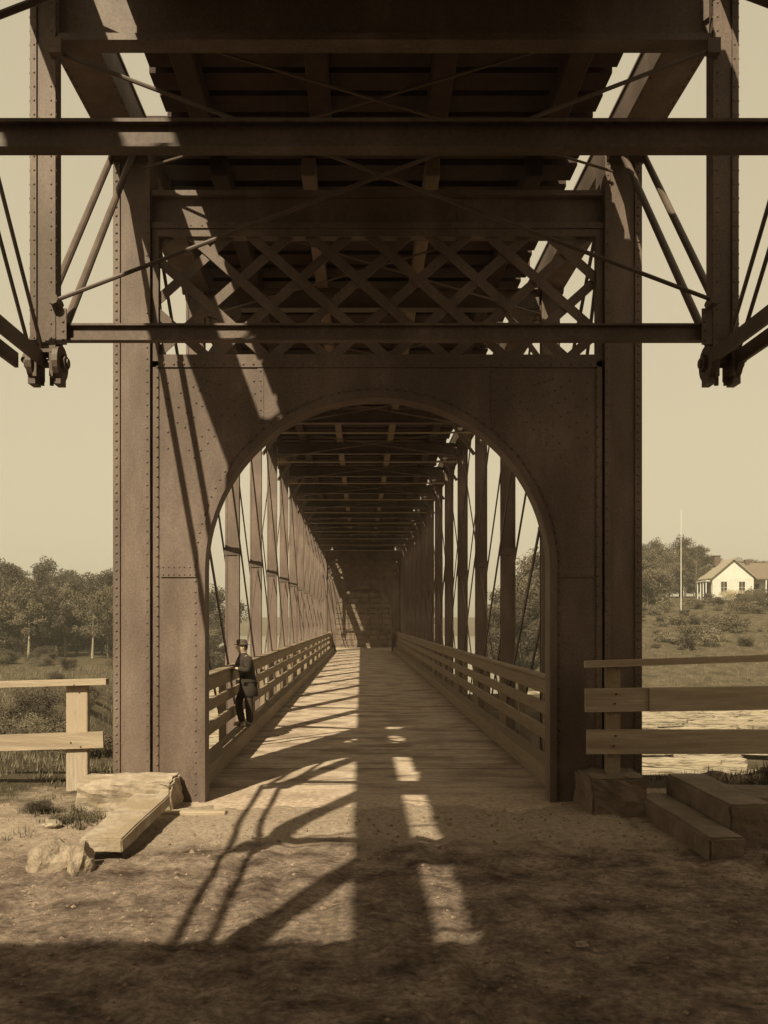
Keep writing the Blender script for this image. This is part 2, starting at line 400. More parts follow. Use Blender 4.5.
# ------------------------------------------------------------------ APPROACH DECK SPANS
def approach(root, d, ys, yend):
    """deck truss running from y=0 toward d*yend, frames at ys"""
    Y = lambda v: d*v
    ZP = 4.90
    for s in (-1,1):
        x = s*TX
        m = MB(); a, b = sorted((Y(.02), Y(yend)))
        m.box(x-.25,x+.25,a,b,8.60,8.64); m.box(x-.25,x-.2,a,b,8.64,9.0); m.box(x+.2,x+.25,a,b,8.64,9.0); m.box(x-.27,x+.27,a,b,9.0,9.03)
        for sx in (-1,1): m.rivets((x+sx*.22, a+.1, 8.6), (x+sx*.22, b-.1, 8.6), .16, (0,0,-1), .018)
        m.build('top_chord', IRON, root)
        for yy in ys:
            y = Y(yy); m = MB(); x = s*3.22
            # built-up post: two channels and rivets
            m.box(x-.095,x-.06,y-.12,y+.12,4.72,8.6); m.box(x+.06,x+.095,y-.12,y+.12,4.72,8.6)
            m.box(x-.06,x+.06,y-.10,y-.08,4.95,8.6); m.box(x-.06,x+.06,y+.08,y+.10,4.95,8.6)
            m.box(x-.12,x-.095,y-.12,y-.09,4.95,8.55); m.box(x+.095,x+.12,y-.12,y-.09,4.95,8.55)
            for sx in (-1,1):
                m.rivets((x+sx*.08,y-.12,4.95),(x+sx*.08,y-.12,8.5),.13,(0,-1,0),.011)
                m.rivets((x+sx*.12,y-.105,4.95),(x+sx*.12,y-.105,8.5),.13,(sx,0,0),.013)
            p = m.build('post', IRON, root)
            m = MB()
            for sx in (-1,1):
                m.tube((x+sx*.097,y,ZP-.03),(x+sx*.15,y,ZP-.03),.17,n=18); m.tube((x+sx*.15,y,ZP-.03),(x+sx*.19,y,ZP-.03),.08,n=6)
                m.box(x+sx*.12-.035,x+sx*.12+.035,y-.08,y+.08,4.66,4.76)
                m.tube((x+sx*.045,y,4.66),(x+sx*.045,y,4.74),.022,n=6)
            m.tube((x-.21,y,ZP-.03),(x+.21,y,ZP-.03),.045,n=8)
            m.build('pin', IRON_D, p); x = s*TX
        # bottom chord eyebars
        seq = list(ys)
        for i in range(len(seq)-1):
            for dx in (-.21,.05):
                m = MB(); m.bar((x+dx,Y(seq[i]),ZP),(x+dx,Y(seq[i+1]),ZP),.035,.14); m.build('bottom_chord_bar', IRON_D, root)
        # end diagonals
        for dx in (-.13,.13):
            m = MB(); m.tube((x+dx,Y(seq[0]),ZP),(x+dx,Y(.18),8.66),.042,n=10); m.build('diagonal', IRON_D, root)
            m = MB(); m.tube((x+dx,Y(seq[-1]),ZP),(x+dx,Y(yend),8.7),.042,n=10); m.build('diagonal', IRON_D, root)
        for i in range(len(seq)-1):
            for dx in (-.06,.06):
                m = MB(); m.tube((x+dx,Y(seq[i]),ZP),(x+dx,Y(seq[i+1]),8.66),.02,n=6); m.build('counter_rod', IRON_D, root)
    for yy in ys:
        y = Y(yy)
        m = MB(); m.box(-3.1,3.1,y-.012,y+.012,5.10,5.22); m.box(-3.1,3.1,y-.05,y+.05,5.22,5.24); m.box(-3.1,3.1,y-.05,y+.05,5.08,5.10)
        for s in (-1,1):
            m.box(*sorted((s*3.0,s*3.2)),y-.11,y-.09,5.02,5.36); m.tube((s*3.1,y-.2,5.42),(s*3.1,y-.02,5.42),.05,n=8)
            m.rivets((s*3.03,y-.11,5.06),(s*3.03,y-.11,5.32),.07,(0,-1,0),.014)
        m.build('cross_strut', IRON, root)
        m = MB(); m.box(-3.1,3.1,y-.015,y+.015,7.96,8.58); m.box(-3.1,3.1,y-.10,y+.10,7.9,7.965); m.box(-3.16,3.16,y-.13,y+.13,8.56,8.595)
        for s in (-1,1): m.box(*sorted((s*3.02,s*3.14)),y-.2,y-.13,7.72,7.86)
        m.build('cross_girder', IRON, root)
        for s in (-1,1):
            m = MB(); m.tube((s*3.1,y-.14,5.42),(-s*3.1,y-.14+.03*s,7.78),.021,n=8); m.build('sway_rod', IRON_D, root)
    for i in range(len(ys)):
        ya, yb = Y(ys[i]-3.4+.1 if i else .1), Y(ys[i]-.1)
        m = MB(); m.tube((-3.1,ya,8.4),(3.1,yb,8.4),.018,n=6); m.tube((3.1,ya,8.36),(-3.1,yb,8.36),.018,n=6); m.build('lateral_rod', IRON_D, root)
    a, b = sorted((Y(.02), Y(yend)))
    for x in (-2.2,-.72,.72,2.2): MB().bbox(x-.13,x+.13,a,b,8.6,8.86,.015).build('stringer', TIE, root)
    n = int((yend-.3)/.46)+1
    for k in range(n):
        y = Y(.3+k*.46); MB().box(-2.69-srnd(-.03,.03), 2.74+srnd(-.06,.06), y-.175, y+.175, 8.87, 9.1).build('sleeper', TIE, root)
    m = MB()
    for i in range(22): m.box(-2.66+i*.242, -2.66+i*.242+.235, a, b, 9.105, 9.15)
    m.build('deck_boards', TIE, root)
    for x in (-.72,.72):
        m = MB(); m.box(x-.06,x+.06,a,b,9.155,9.17); m.box(x-.01,x+.01,a,b,9.17,9.26); m.box(x-.035,x+.035,a,b,9.26,9.3); m.build('rail', IRON_D, root)
A1 = empty('approach_span', (0,0,0), 'near overhead iron deck truss carrying the railway above the road in front of the portal', 'bridge span')
approach(A1, -1, (3.4, 6.88, 10.4), 13.9)
A2 = empty('approach_span', (0,YE,0), 'far overhead iron deck truss beyond the distant end of the bridge tunnel', 'bridge span')
approach(A2, 1, (3.4, 6.9), 10.4)

# abutments of coursed stone, the near one unseen and added to cast shade
def stone_wall(name, x0, x1, y0, y1, z0, z1, label, course=.5, block=1.1, m_=None):
    m = MB(); z = z0; r = 0; random.seed(11)
    while z < z1-.01:
        zt = min(z+course, z1); x = x0 - (block/2 if r % 2 else 0)
        while x < x1:
            xe = x + block*srnd(.75,1.25); a, b = max(x,x0), min(xe,x1)
            if b-a > .08:
                j = srnd(-.03,.03); m.bbox(a+.008, b-.008, y0+j, y1-j, z+.008, zt-.008, .03)
            x = xe
        z = zt; r += 1
    m.box(x0+.1, x1-.1, y0+.1, y1-.1, z0, z1-.02)
    return tag(m.build(name, m_ or STONE_D), label, 'abutment')
stone_wall('stone_abutment', -9.0, 9.5, -15.6, -13.92, -.3, 9.25, 'tall coursed stone abutment wall added unseen behind the viewpoint to shade the foreground road')
stone_wall('stone_abutment', -6.5, 7.5, YE+10.4, YE+12, -.3, 8.58, 'distant coursed stone wall closing the view at the far end of the bridge')

# ------------------------------------------------------------------ ROADWAY
m = MB(); y = -.86; random.seed(5)
while y < YE+10.3:
    w = .24+srnd(-.02,.02); j = srnd(-.004,.004); a = srnd(-.03,.03)
    m.add([(-2.78+a,y+.003,-.08),(2.78+a,y+.003,-.08),(2.78+a,y+w-.003,-.08),(-2.78+a,y+w-.003,-.08),
           (-2.78+a,y+.003,.0+j),(2.78+a,y+.003,.0+j),(2.78+a,y+w-.003,.0+j+srnd(-.003,.003)),(-2.78+a,y+w-.003,j)],
          [(0,3,2,1),(4,5,6,7),(0,1,5,4),(1,2,6,5),(2,3,7,6),(3,0,4,7)])
    y += w
tag(m.build('road_deck', PLANK), kind='structure')

def railing(s, label):
    r = empty('wooden_railing', (s*2.80, .55, 0), label, 'railing', 'railings along the roadway of the bridge')
    L_ = YE-1.0
    def part(name, x0,x1,z0,z1,y0=0,y1=L_):
        m = MB()
        y = y0
        while y < y1-.1:
            ye = min(y+5.2, y1); j = srnd(-.008,.008)
            m.bbox(min(x0,x1)+j, max(x0,x1)+j, y+.004, ye-.004, z0+j, z1+j, .008); y = ye
        m.build(name, WOODR, r)
    part('top_rail', 0, .06*s, 1.22, 1.46); part('cap_board', -.06*s, .14*s, 1.48, 1.525)
    part('middle_rail', 0, .06*s, .88, 1.08); part('lower_rail', 0, .06*s, .46, .68)
    part('kerb_timber', -.38*s, -.08*s, .03, .31)
    pm = MB().bbox(min(.07*s,.2*s), max(.07*s,.2*s), -.07, .07, -.5, 1.47, .008).build('rail_post', WOODR, r)
    pm.location = (0,.3,0); k = 1
    while .3+k*2.4 < L_:
        c = pm.copy(); COL.objects.link(c); c.parent = r; c.location = (0,.3+k*2.4,0); k += 1
    # end post
    MB().bbox(-.16, .2, L_, L_+.3, -.3, 1.6, .01).build('end_post', WOODR, r)
railing(-1, 'long board railing on the left of the roadway where the man leans')
railing(1, 'long board railing on the shaded right side of the roadway')

# ------------------------------------------------------------------ TERRAIN
def sm(t): t = max(0., min(1., t)); return t*t*(3-2*t)
def lerp_tab(t, tab):
    if t <= tab[0][0]: return tab[0][1]
    for (a, va), (b, vb) in zip(tab, tab[1:]):
        if t <= b: return va+(vb-va)*sm((t-a)/(b-a)) if False else va+(vb-va)*(t-a)/(b-a)
    return tab[-1][1]
HR = [(58,-4.8),(68,-3.7),(80,-1.0),(95,1.6),(110,3.9),(135,5.7),(160,6.9),(260,9),(600,14)]
def H(x, y):
    xr = x+.22; Z = y+12
    y0 = .9 + 5*sm((-x-3.4)/1.2)*(1 if x < 0 else 0) + 1.0*sm((x-3.4)/1.5)
    s = sm((y-y0)/9.0)
    base = -4.8*s
    left = -4.8 + 3.5*sm((-xr-.15*Z-1.5)/7)
    if Z > 100: left += sm((Z-100)/120)*5*sm((-xr-.15*Z-1.5)/7)
    right = -4.8 + (lerp_tab(Z, HR)+4.8)*sm((xr-.12*Z-2)/9)
    emb = -4.8 + 4.72*sm((y-58)/3.5)*sm((9.5-abs(x))/4)
    far = -4.8 + 10*sm((y-380)/150)
    rb = -4.8 + 4.0*sm((x-2.9)/1.2)*sm((.245*Z-xr)/1.5)*sm((50-Z)/10)*sm((y-1.5)/2)
    bar = -4.8 + .93*sm((xr-.17*Z)/2)*sm((Z-22)/4)
    h = max(base, left, right, emb, far, rb, bar)
    n = noise.noise(Vector((x*.25,y*.25,0)))*.5 + noise.noise(Vector((x*.9,y*.9,3)))*.2
    roadm = sm((abs(x)-2.6)/2.0) if y < 3 or y > 56 else 1
    amp = .12+.55*sm((Z-30)/60)
    h += n*amp*roadm
    if y < 1.2:
        # ruts and footprints of loose earth
        q = noise.noise(Vector((x*2.2,y*1.6,7)))*.030 + noise.noise(Vector((x*6,y*6,9)))*.016 + noise.noise(Vector((x*15,y*15,2)))*.008
        h += q - .03
        wob = .12*noise.noise(Vector((0,y*.5,4)))
        for rx in (-.95,.62,.25,-1.35): h -= .022*math.exp(-((x-rx-wob)/.09)**2) - .012*math.exp(-((abs(x-rx-wob)-.17)/.07)**2)
        h -= .012*max(0,noise.noise(Vector((x*9,y*7,11))))**.5
        t = sm((y+.35+.75*noise.noise(Vector((x*.9,2,0)))+.3*noise.noise(Vector((x*4,y*4,0))))/.35) if abs(x) < 3.0 else 0
        h += .30*sm((x-4.3)/.7)*sm((y+3.2)/1.2)*(1+.6*noise.noise(Vector((x*2,y*2,5)))) + .10*sm((x-3.2)/.5)*sm((y+3.4)/.5)*sm((-2.2-y)/.6)
        if abs(x) < 3.0 and y > -1.6: u = sm((y+2.0)/.8); h = (h*(1-u) + (.012+.25*q)*u)*(1-t) - .16*t
    elif abs(x) < 2.6 and y > 56: h = min(h, -.14)
    return h
def axis(lo, hi, c0, c1, d, g=1.09):
    v = []; t = c0
    while t <= c1: v.append(t); t += d
    st = d
    t = c1
    while t < hi: st *= g; t += st; v.append(t)
    st = d; t = c0; w = []
    while t > lo: st *= g; t -= st; w.append(t)
    return w[::-1]+v
xs = axis(-420, 420, -6.5, 6.5, .075, 1.06); ys = axis(-60, 640, -9, 1.5, .075, 1.045)
vs = []; gv = []
for yy in ys:
    for xx in xs:
        vs.append((xx,yy,H(xx,yy)))
        g = 0.0
        if yy > 1.2: g = .75 if not (abs(xx) < 6 and yy > 58) else .2
        elif xx < -4.2: g = .12+.5*sm((-xx-4.2)/3)+.35*sm((yy+3)/4)
        elif xx > 3.9: g = .45*sm((xx-3.9)/2)
        if xx < -3.2 and yy > -.8: g = max(g,.5)
        gv.append(g)
nx = len(xs)
fs = [(j*nx+i, j*nx+i+1, (j+1)*nx+i+1, (j+1)*nx+i) for j in range(len(ys)-1) for i in range(nx-1)]
gm = MB(); gm.v = vs; gm.f = fs
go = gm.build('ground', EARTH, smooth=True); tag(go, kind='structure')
at = go.data.attributes.new('grass', 'FLOAT', 'POINT'); at.data.foreach_set('value', gv)
w = MB(); w.add([(-420,3,-4.0),(420,3,-4.0),(420,640,-4.0),(-420,640,-4.0)],[(0,1,2,3)])
tag(w.build('river', WATER), kind='structure')

# ------------------------------------------------------------------ river-bed rock ledges (uncountable)
random.seed(21); m = MB()
def ledge(m, x, y, z, rx, ry, h):
    slab(m, x, y+.3, z, rx*.9, ry*.7, h*.45); slab(m, x, y, z+h*.5, rx, ry, h*.35)
    if random.random() < .5: slab(m, x+srnd(-.3,.3)*rx, y+.35, z+h*.85, rx*.6, ry*.6, h*.3)
def slab(m, x, y, z, rx, ry, h):
    n = random.randint(6,9); a0 = srnd(0,6)
    pts = [(x+rx*math.cos(a0+2*PI*i/n)*srnd(.75,1.15), y+ry*math.sin(a0+2*PI*i/n)*srnd(.7,1.2)) for i in range(n)]
    ti = srnd(-.03,.03)
    vs = [(px,py,z) for px,py in pts]+[(px*.99+x*.01,py*.99+y*.01,z+h+ti*(px-x)) for px,py in pts]
    m.add(vs, [(i,(i+1)%n,n+(i+1)%n,n+i) for i in range(n)]+[tuple(range(n,2*n))])
Z = 24.0
while Z < 73:
    x = .17*Z
    while x < .66*Z:
        L_ = srnd(1.5,7); 
        if random.random() < .8: ledge(m, x+L_/2, Z-12+srnd(-.4,.4), -4.0, L_*.55, srnd(.5,.9), .5+srnd(0,.6)*(.4+.6*abs(math.sin(Z*.9))))
        x += L_*.9
    Z += srnd(1.4,2.8)
for i in range(260):
    Z = srnd(28,90); t = srnd(-.20,-.09); x = t*Z
    slab(m, x, Z-12, -4.4, srnd(1.2,3.5), srnd(.5,1.2), srnd(.45,.8))
tag(m.build('rock_ledges', ROCK), 'pale flat ledges of river rock lying in broken layers', 'rocks', kind='stuff')

# ------------------------------------------------------------------ stones, slabs, steps near the portal
def rough_block(name, x0,x1,y0,y1,z0,z1, label, cat='stone block', mt=None, amp=.02, rz=0, tilt=None, group=None, bev=.025):
    bm = bmesh.new(); bmesh.ops.create_cube(bm, size=1)
    dx,dy,dz = x1-x0,y1-y0,z1-z0
    for v in bm.verts: v.co = (v.co.x*dx, v.co.y*dy, (v.co.z+.5)*dz)
    bmesh.ops.bevel(bm, geom=bm.edges[:], offset=bev, segments=2, affect='EDGES')
    bmesh.ops.subdivide_edges(bm, edges=bm.edges[:], cuts=7, use_grid_fill=True)
    for v in bm.verts:
        p = v.co*4+Vector((x0*3,y0*2,z0)); v.co += Vector((noise.noise(p),noise.noise(p+Vector((9,0,0))),noise.noise(p+Vector((0,9,0)))*.6))*amp + Vector((noise.noise(p*4),noise.noise(p*4+Vector((5,0,0))),noise.noise(p*4+Vector((0,5,0)))))*amp*.45
    me = bpy.data.meshes.new(name); bm.to_mesh(me); bm.free(); me.materials.append(mt or STONE)
    o = bpy.data.objects.new(name, me); COL.objects.link(o); o.location = ((x0+x1)/2,(y0+y1)/2,z0)
    o.rotation_euler = tilt or (0,0,rz)
    return tag(o, label, cat, group)
rough_block('stone_block', -3.80,-2.60,-.78,-.05,-.1,.40, 'pale rough-hewn granite block at the foot of the left portal post', amp=.05)
rough_block('stone_slab', -3.04,-2.60,-2.85,-.98,.10,.25, 'long smooth stone slab sloping down from the granite block on the left', tilt=(math.radians(3.2),0,math.radians(-3)), amp=.012, bev=.015)
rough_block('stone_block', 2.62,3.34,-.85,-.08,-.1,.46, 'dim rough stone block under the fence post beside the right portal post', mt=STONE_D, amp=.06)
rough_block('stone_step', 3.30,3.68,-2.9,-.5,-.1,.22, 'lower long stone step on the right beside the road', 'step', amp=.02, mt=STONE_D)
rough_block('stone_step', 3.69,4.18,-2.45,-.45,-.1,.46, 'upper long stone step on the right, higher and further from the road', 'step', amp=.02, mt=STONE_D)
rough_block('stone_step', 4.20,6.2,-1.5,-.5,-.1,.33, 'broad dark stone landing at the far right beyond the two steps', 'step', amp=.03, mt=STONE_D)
def boulder(name, loc, sc, seed, label, mt=STONE_L):
    bm = bmesh.new(); bmesh.ops.create_icosphere(bm, subdivisions=3, radius=1)
    for v in bm.verts:
        d = v.co.normalized(); k = 1+.45*noise.noise(d*1.3+Vector((seed,0,0)))+.15*noise.noise(d*4+Vector((0,seed,0)))
        c = noise.voronoi(d*1.2+Vector((seed,seed,0)))[0][0]
        v.co = Vector((d.x*sc[0],d.y*sc[1],d.z*sc[2]))*(k*.7+.45*c)
    me = bpy.data.meshes.new(name); bm.to_mesh(me); bm.free(); me.materials.append(mt)
    o = bpy.data.objects.new(name, me); COL.objects.link(o); o.location = loc
    return tag(o, label, 'rock')
boulder('boulder', (-3.28,-3.02,.0), (.27,.26,.24), 3.1, 'craggy pointed boulder in front of the sloping slab on the left')
boulder('boulder', (-2.97,-3.15,.02), (.13,.22,.22), 8.4, 'smaller split rock leaning against the left end of the sloping slab')
random.seed(2)
for i,(x,y,s_,lb) in enumerate(((-2.45,-.62,.10,'small stone on the deck edge by the left portal foot'),(1.42,-5.3,.05,'small white pebble lying in the shaded road on the right'),
        (-3.9,-1.3,.10,'small stone in the grass left of the granite block'))):
    boulder('pebble', (x,y,.0), (s_,s_*.8,s_*.5), i*2.7, lb, ROCK)
MB().bbox(-2.75,-1.9,-.86,-.70,-.03,.05,.01).build('plank_piece', WOODX)
tag(bpy.data.objects['plank_piece'], 'short plank lying across the deck edge at the left portal foot', 'plank')

# ------------------------------------------------------------------ fences
f = empty('board_fence', (-4.9,.9,0), 'sunlit board fence with one thick post on the grass at left', 'fence')
MB().bbox(.45,.76,0,.12,-.6,1.50,.012).build('fence_post', WOOD, f)
mm = MB(); mm.bar((-5.2,-.02,1.38),(1.05,-.02,1.55),.16,.085); mm.build('top_rail', WOODX, f)
mm = MB(); mm.bar((-5.2,-.035,.52),(1.0,-.035,.72),.05,.23); mm.build('fence_board', WOODX, f)
MB().bbox(-3.0,-2.72,0,.12,-.8,1.45,.012).build('fence_post', WOOD, f)
f = empty('board_fence', (4,-.5,0), 'weathered board fence with two wide boards and thin top rail at right', 'fence')
MB().bbox(-1.07,-.90,.02,.16,.42,1.84,.01).build('fence_post', WOODR, f)
MB().bbox(2.2,2.38,.02,.16,-.4,1.84,.01).build('fence_post', WOODR, f)
mm = MB(); mm.bar((-1.36,.0,1.86),(4.2,.0,2.05),.10,.085); mm.build('top_rail', WOODX, f)
mm = MB(); mm.bar((-1.36,-.01,1.40),(1.2,-.01,1.44),.05,.30); mm.build('fence_board', WOODX, f)
mm = MB(); mm.bar((-.55,-.055,1.41),(4.2,-.055,1.49),.04,.30); mm.build('fence_board', WOODX, f)
mm = MB(); mm.bar((-1.34,-.01,.87),(4.2,-.01,.88),.05,.31); mm.build('fence_board', WOODX, f)

NAIL = mat('rusty_nail', (.05,.03,.02), None, 20, .6, 0)
mm = MB()
for (x,y,z) in ((-4.36,.84,.68),(-4.22,.84,.62),(-4.30,.80,1.50)): mm.tube((x,y-.01,z),(x,y+.04,z),.012,n=6)
nf = [o for o in bpy.data.objects if o.name.startswith('board_fence')]
o = mm.build('nails', NAIL); o.parent = nf[0]; o.matrix_parent_inverse = Matrix.Translation(-nf[0].location)
mm = MB()
for (x,z) in ((3.01,1.36),(3.03,1.48),(3.0,.82),(3.02,.95)): mm.tube((x,-.56,z),(x,-.52,z),.012,n=6)
o = mm.build('nails', NAIL); o.parent = nf[1]; o.matrix_parent_inverse = Matrix.Translation(-nf[1].location)

# ------------------------------------------------------------------ house
def house(root, w, d, hw, hr, over=.5):
    # gable wall to -Y, centred
    m = MB(); x = w/2
    m.add([(-x,0,-1.5),(x,0,-1.5),(x,0,hw),(0,0,hr),(-x,0,hw),(-x,d,-1.5),(x,d,-1.5),(x,d,hw),(0,d,hr),(-x,d,hw)],
          [(0,1,2,3,4),(9,8,7,6,5),(0,4,9,5),(1,6,7,2),(2,7,8,3),(3,8,9,4)])
    for k in range(int(hw/.22)): m.box(-x,x,-.02,0,k*.22,k*.22+.03)
    m.build('wall', HWALL, root)
    sl = (hr-hw)/x; m = MB()
    for s in (-1,1):
        xe = s*(x+over); ze = hw-sl*over
        a = [(0,-over,hr+.02),(xe,-over,ze+.02),(xe,d+over,ze+.02),(0,d+over,hr+.02)]
        b = [(p[0],p[1],p[2]+.16) for p in a]
        m.add(a+b,[(0,1,2,3),(7,6,5,4),(0,4,5,1),(1,5,6,2),(2,6,7,3),(3,7,4,0)])
    rf = m.build('roof', HROOF2, root)
    return rf
hz = 5.75
R1 = empty('white_cottage', (55.6, 123, hz), 'white clapboard cottage with its gable end facing the river on the right hill', 'house')
rf = house(R1, 6.2, 4.6, 3.4, 6.0, .4)
m = MB(); m.box(-.45,.45,3.4,4.2,5.5,7.0); m.box(-.52,.52,3.33,4.27,7.0,7.15); ch = m.build('chimney', BRICK, rf); ch.location = (-1.0,0,-.25)
for x in (-1.4, 1.3):
    m = MB(); m.box(x-.45,x+.45,-.06,-.022,1.0,2.7); wn = m.build('window', DARK, R1)
    m = MB(); m.box(x-.53,x-.45,-.09,-.022,.95,2.75); m.box(x+.45,x+.53,-.09,-.022,.95,2.75); m.box(x-.53,x+.53,-.09,-.022,2.7,2.8); m.box(x-.56,x+.56,-.12,-.022,.9,.98); m.box(x-.02,x+.02,-.075,-.06,1,2.7); m.box(x-.45,x+.45,-.075,-.06,1.83,1.87)
    m.build('frame', HWALL, wn)
m = MB(); m.box(-3.9,-3.2,.3,.36,.1,.25)
for yy in (.4,1.5,2.6,3.8): m.box(-3.95,-3.83,yy,yy+.14,0,2.8)
m.box(-4.0,-3.15,.2,4.2,2.75,2.9); m.build('porch', HWALL, R1)
m = MB(); m.box(-3.14,-3.11,.6,4.0,0,2.5); m.build('porch_door', DARK, R1)
R2 = empty('long_farmhouse', (66.0, 127, hz), 'long low house with broad dark shingle roof joined behind the white cottage', 'house')
m = MB(); m.box(-6.6,9,0,7,-1.5,3.4); m.build('wall', HWALL, R2)
m = MB(); m.add([(-7,-1.6,3.3),(9.5,-1.6,3.3),(9.5,3.5,6.0),(-7,3.5,6.0),(9.5,8.2,3.3),(-7,8.2,3.3),(-7,-1.6,3.15),(9.5,-1.6,3.15),(9.5,8.2,3.15),(-7,8.2,3.15)],
   [(0,1,2,3),(3,2,4,5),(0,3,5,9,6),(1,7,8,4,2),(6,7,1,0),(9,5,4,8),(6,9,8,7)]); rf = m.build('roof', HROOF, R2)
m = MB(); m.box(-5.6,-5,2.8,3.6,5.6,6.5); m.box(1.1,1.9,2.8,3.8,5.6,8.0); m.build('chimney', BRICK, rf)
for x in (-5.2,-3.3,-1.2,1.2): m = MB(); m.box(x-.5,x+.5,-.05,-.01,.2,2.6); m.build('window', DARK, R2)
for x in (-6.4,-4.3,-2.2,0,2.2): m = MB(); m.box(x-.08,x+.08,-1.5,-1.34,-.5,3.15); m.build('porch_post', HWALL, R2)
R3 = empty('small_outhouse', (48.5, 136, 7.2), 'small pale wooden outhouse among the trees left of the cottage', 'outhouse')
rf = house(R3, 1.9, 1.9, 3.0, 4.1, .2)
# flagpole
m = MB(); m.tube((0,0,-1),(0,0,12.2),.065,.03,n=8)
fp = m.build('mast', HWALL); fp.location = (38.9, 98, 4.0)
tag(fp, 'tall thin white mast standing alone on the right hillside', 'pole')
m = MB(); m.box(-.1,.1,-.1,.1,-1,2.5)
for i,(x,y) in enumerate(()): pass

# ------------------------------------------------------------------ foliage
def leaf_quads(m, c, rad, n, size, rnd):
    for _ in range(n):
        d = Vector((rnd.gauss(0,1),rnd.gauss(0,1),rnd.gauss(0,1))).normalized()*rad*(rnd.random()**.45)
        p = Vector(c)+Vector((d.x,d.y,d.z*.75))
        a = Vector((rnd.gauss(0,1),rnd.gauss(0,1),rnd.gauss(0,1))).normalized(); b = a.orthogonal().normalized()
        s_ = size*rnd.uniform(.6,1.4); c2 = a.cross(b)
        m.add([p-b*s_, p-c2*s_*.5, p+b*s_, p+c2*s_*.5], [(0,1,2,3)])
def tree_parts(seed, h, crown_w, kind, leaves, leafsize, trunkm, leafm):
    rnd = random.Random(seed)
    t = MB(); segs = 7; p = Vector((0,0,-.5)); r = h*.022
    pts = [p]
    for i in range(segs):
        p = p + Vector((rnd.uniform(-.12,.12)*h*.05, rnd.uniform(-.12,.12)*h*.05, h*.93/segs)); pts.append(p)
    for i in range(segs): t.tube(pts[i], pts[i+1], r*(1-i/segs*.85), r*(1-(i+1)/segs*.85), n=6, caps=False)
    c = MB(); cl = []
    nl = 15 if kind != 'pine' else 22
    for i in range(nl):
        u = rnd.uniform(.22,.98) if kind == 'round' else rnd.uniform(.5,1.0) if kind == 'open' else i/nl*.8+.2
        k = min(segs-1, int(u*segs)); q = pts[k].lerp(pts[k+1], u*segs-k)
        a = rnd.uniform(0,2*PI)
        if kind == 'pine': ln = crown_w*.55*(1.05-u)+.3; up = -.05
        else: ln = crown_w*.5*math.sin(PI*min(1,max(.12,(u-.1)/.95)))*rnd.uniform(.6,1.15)+.3; up = rnd.uniform(.1,.6)
        e = q+Vector((math.cos(a)*ln, math.sin(a)*ln, ln*up))
        t.tube(q, e, r*.35*(1.1-u), r*.08, n=4, caps=False)
        cl += [(e, crown_w*.17), (q.lerp(e,.6), crown_w*.15)]
        if rnd.random()<.6: cl.append((e+Vector((rnd.uniform(-1,1),rnd.uniform(-1,1),rnd.uniform(-.5,1)))*crown_w*.12, crown_w*.11))
    cl.append((pts[-1], crown_w*.12))
    tot = sum(rr**2 for _,rr in cl)
    for q, rr in cl: leaf_quads(c, q, rr*rnd.uniform(.8,1.25), int(leaves*rr*rr/tot), leafsize, rnd)
    return t, c
def make_tree(name, seed, h, cw, kind, label, group, leaves=4200, ls=.22, lm=0, birch=False):
    root = empty(name, (0,0,0), label, 'tree', group)
    t, c = tree_parts(seed, h, cw, kind, leaves, ls, None, None)
    t.build('trunk', BIRCH if birch else BARK, root); c.build('crown', LEAF[lm], root)
    return root
protoT = [make_tree('broadleaf_tree', 1, 11, 8.5, 'round', '', None, 12000, .13, 0),
          make_tree('broadleaf_tree', 2, 10, 7.0, 'round', '', None, 11000, .13, 1),
          make_tree('broadleaf_tree', 3, 9, 6.5, 'round', '', None, 9500, .125, 2),
          make_tree('spreading_tree', 4, 11, 8.0, 'open', '', None, 7500, .13, 1),
          make_tree('pale_trunk_tree', 5, 10, 5.0, 'open', '', None, 3000, .12, 2, True),
          make_tree('conifer_tree', 6, 11, 5.0, 'pine', '', None, 8500, .12, 1)]
used = [False]*len(protoT)
def put(i, x, y, s_, label, group, sink=0.0):
    o = protoT[i] if not used[i] else copy_tree(protoT[i]); used[i] = True
    o.location = (x, y, H(x,y)-sink); o.scale = (s_*srnd(.9,1.1), s_*srnd(.9,1.1), s_); o.rotation_euler = (0,0,srnd(0,6.28))
    o['label'] = label; o['group'] = group; return o
random.seed(33)
kindname = ['bushy grey-green tree','dense dark tree','loose pale-leaved tree','open-crowned dark tree','thin pale-trunked tree','narrow dark conifer']
def wood(n, f, rowlabel, group, weights, smin, smax):
    for i in range(n):
        x, y = f(i); k = random.choices(range(6), weights)[0]
        put(k, x, y, srnd(smin,smax), kindname[k]+' '+rowlabel, group, .3)
# left wood: front row & back rows
def fl(z0, z1, a, b, n):
    def g(i):
        Z = srnd(z0,z1); t = a+(b-a)*(i+srnd(.2,.8))/n; return (t*Z, Z-12)
    return g
wood(26, fl(92,100,-.48,-.165,26), 'in the front row of the wood left of the portal', 'trees in the front row of the left wood', (5,4,4,1,3,1), .62, .82)
wood(28, fl(106,122,-.48,-.165,28), 'in the back rows of the wood left of the portal', 'trees in the back rows of the left wood', (5,5,2,2,1,2), .85, 1.08)
wood(22, fl(130,150,-.5,-.2,22), 'in the back rows of the wood left of the portal', 'trees in the back rows of the left wood', (5,5,1,3,0,3), .95, 1.15)
wood(14, fl(88,104,.165,.235,14), 'on the far bank seen through the right truss', 'trees on the far bank behind the right truss', (5,5,2,1,1,2), .62, .95)
wood(18, fl(140,165,.24,.40,18), 'on the hilltop right of the portal', 'trees along the right hilltop', (5,5,2,2,0,2), .72, .95)
wood(10, fl(118,128,.285,.335,10), 'lower on the hill just right of the portal', 'trees lower on the right hill', (5,4,3,0,1,1), .5, .8)
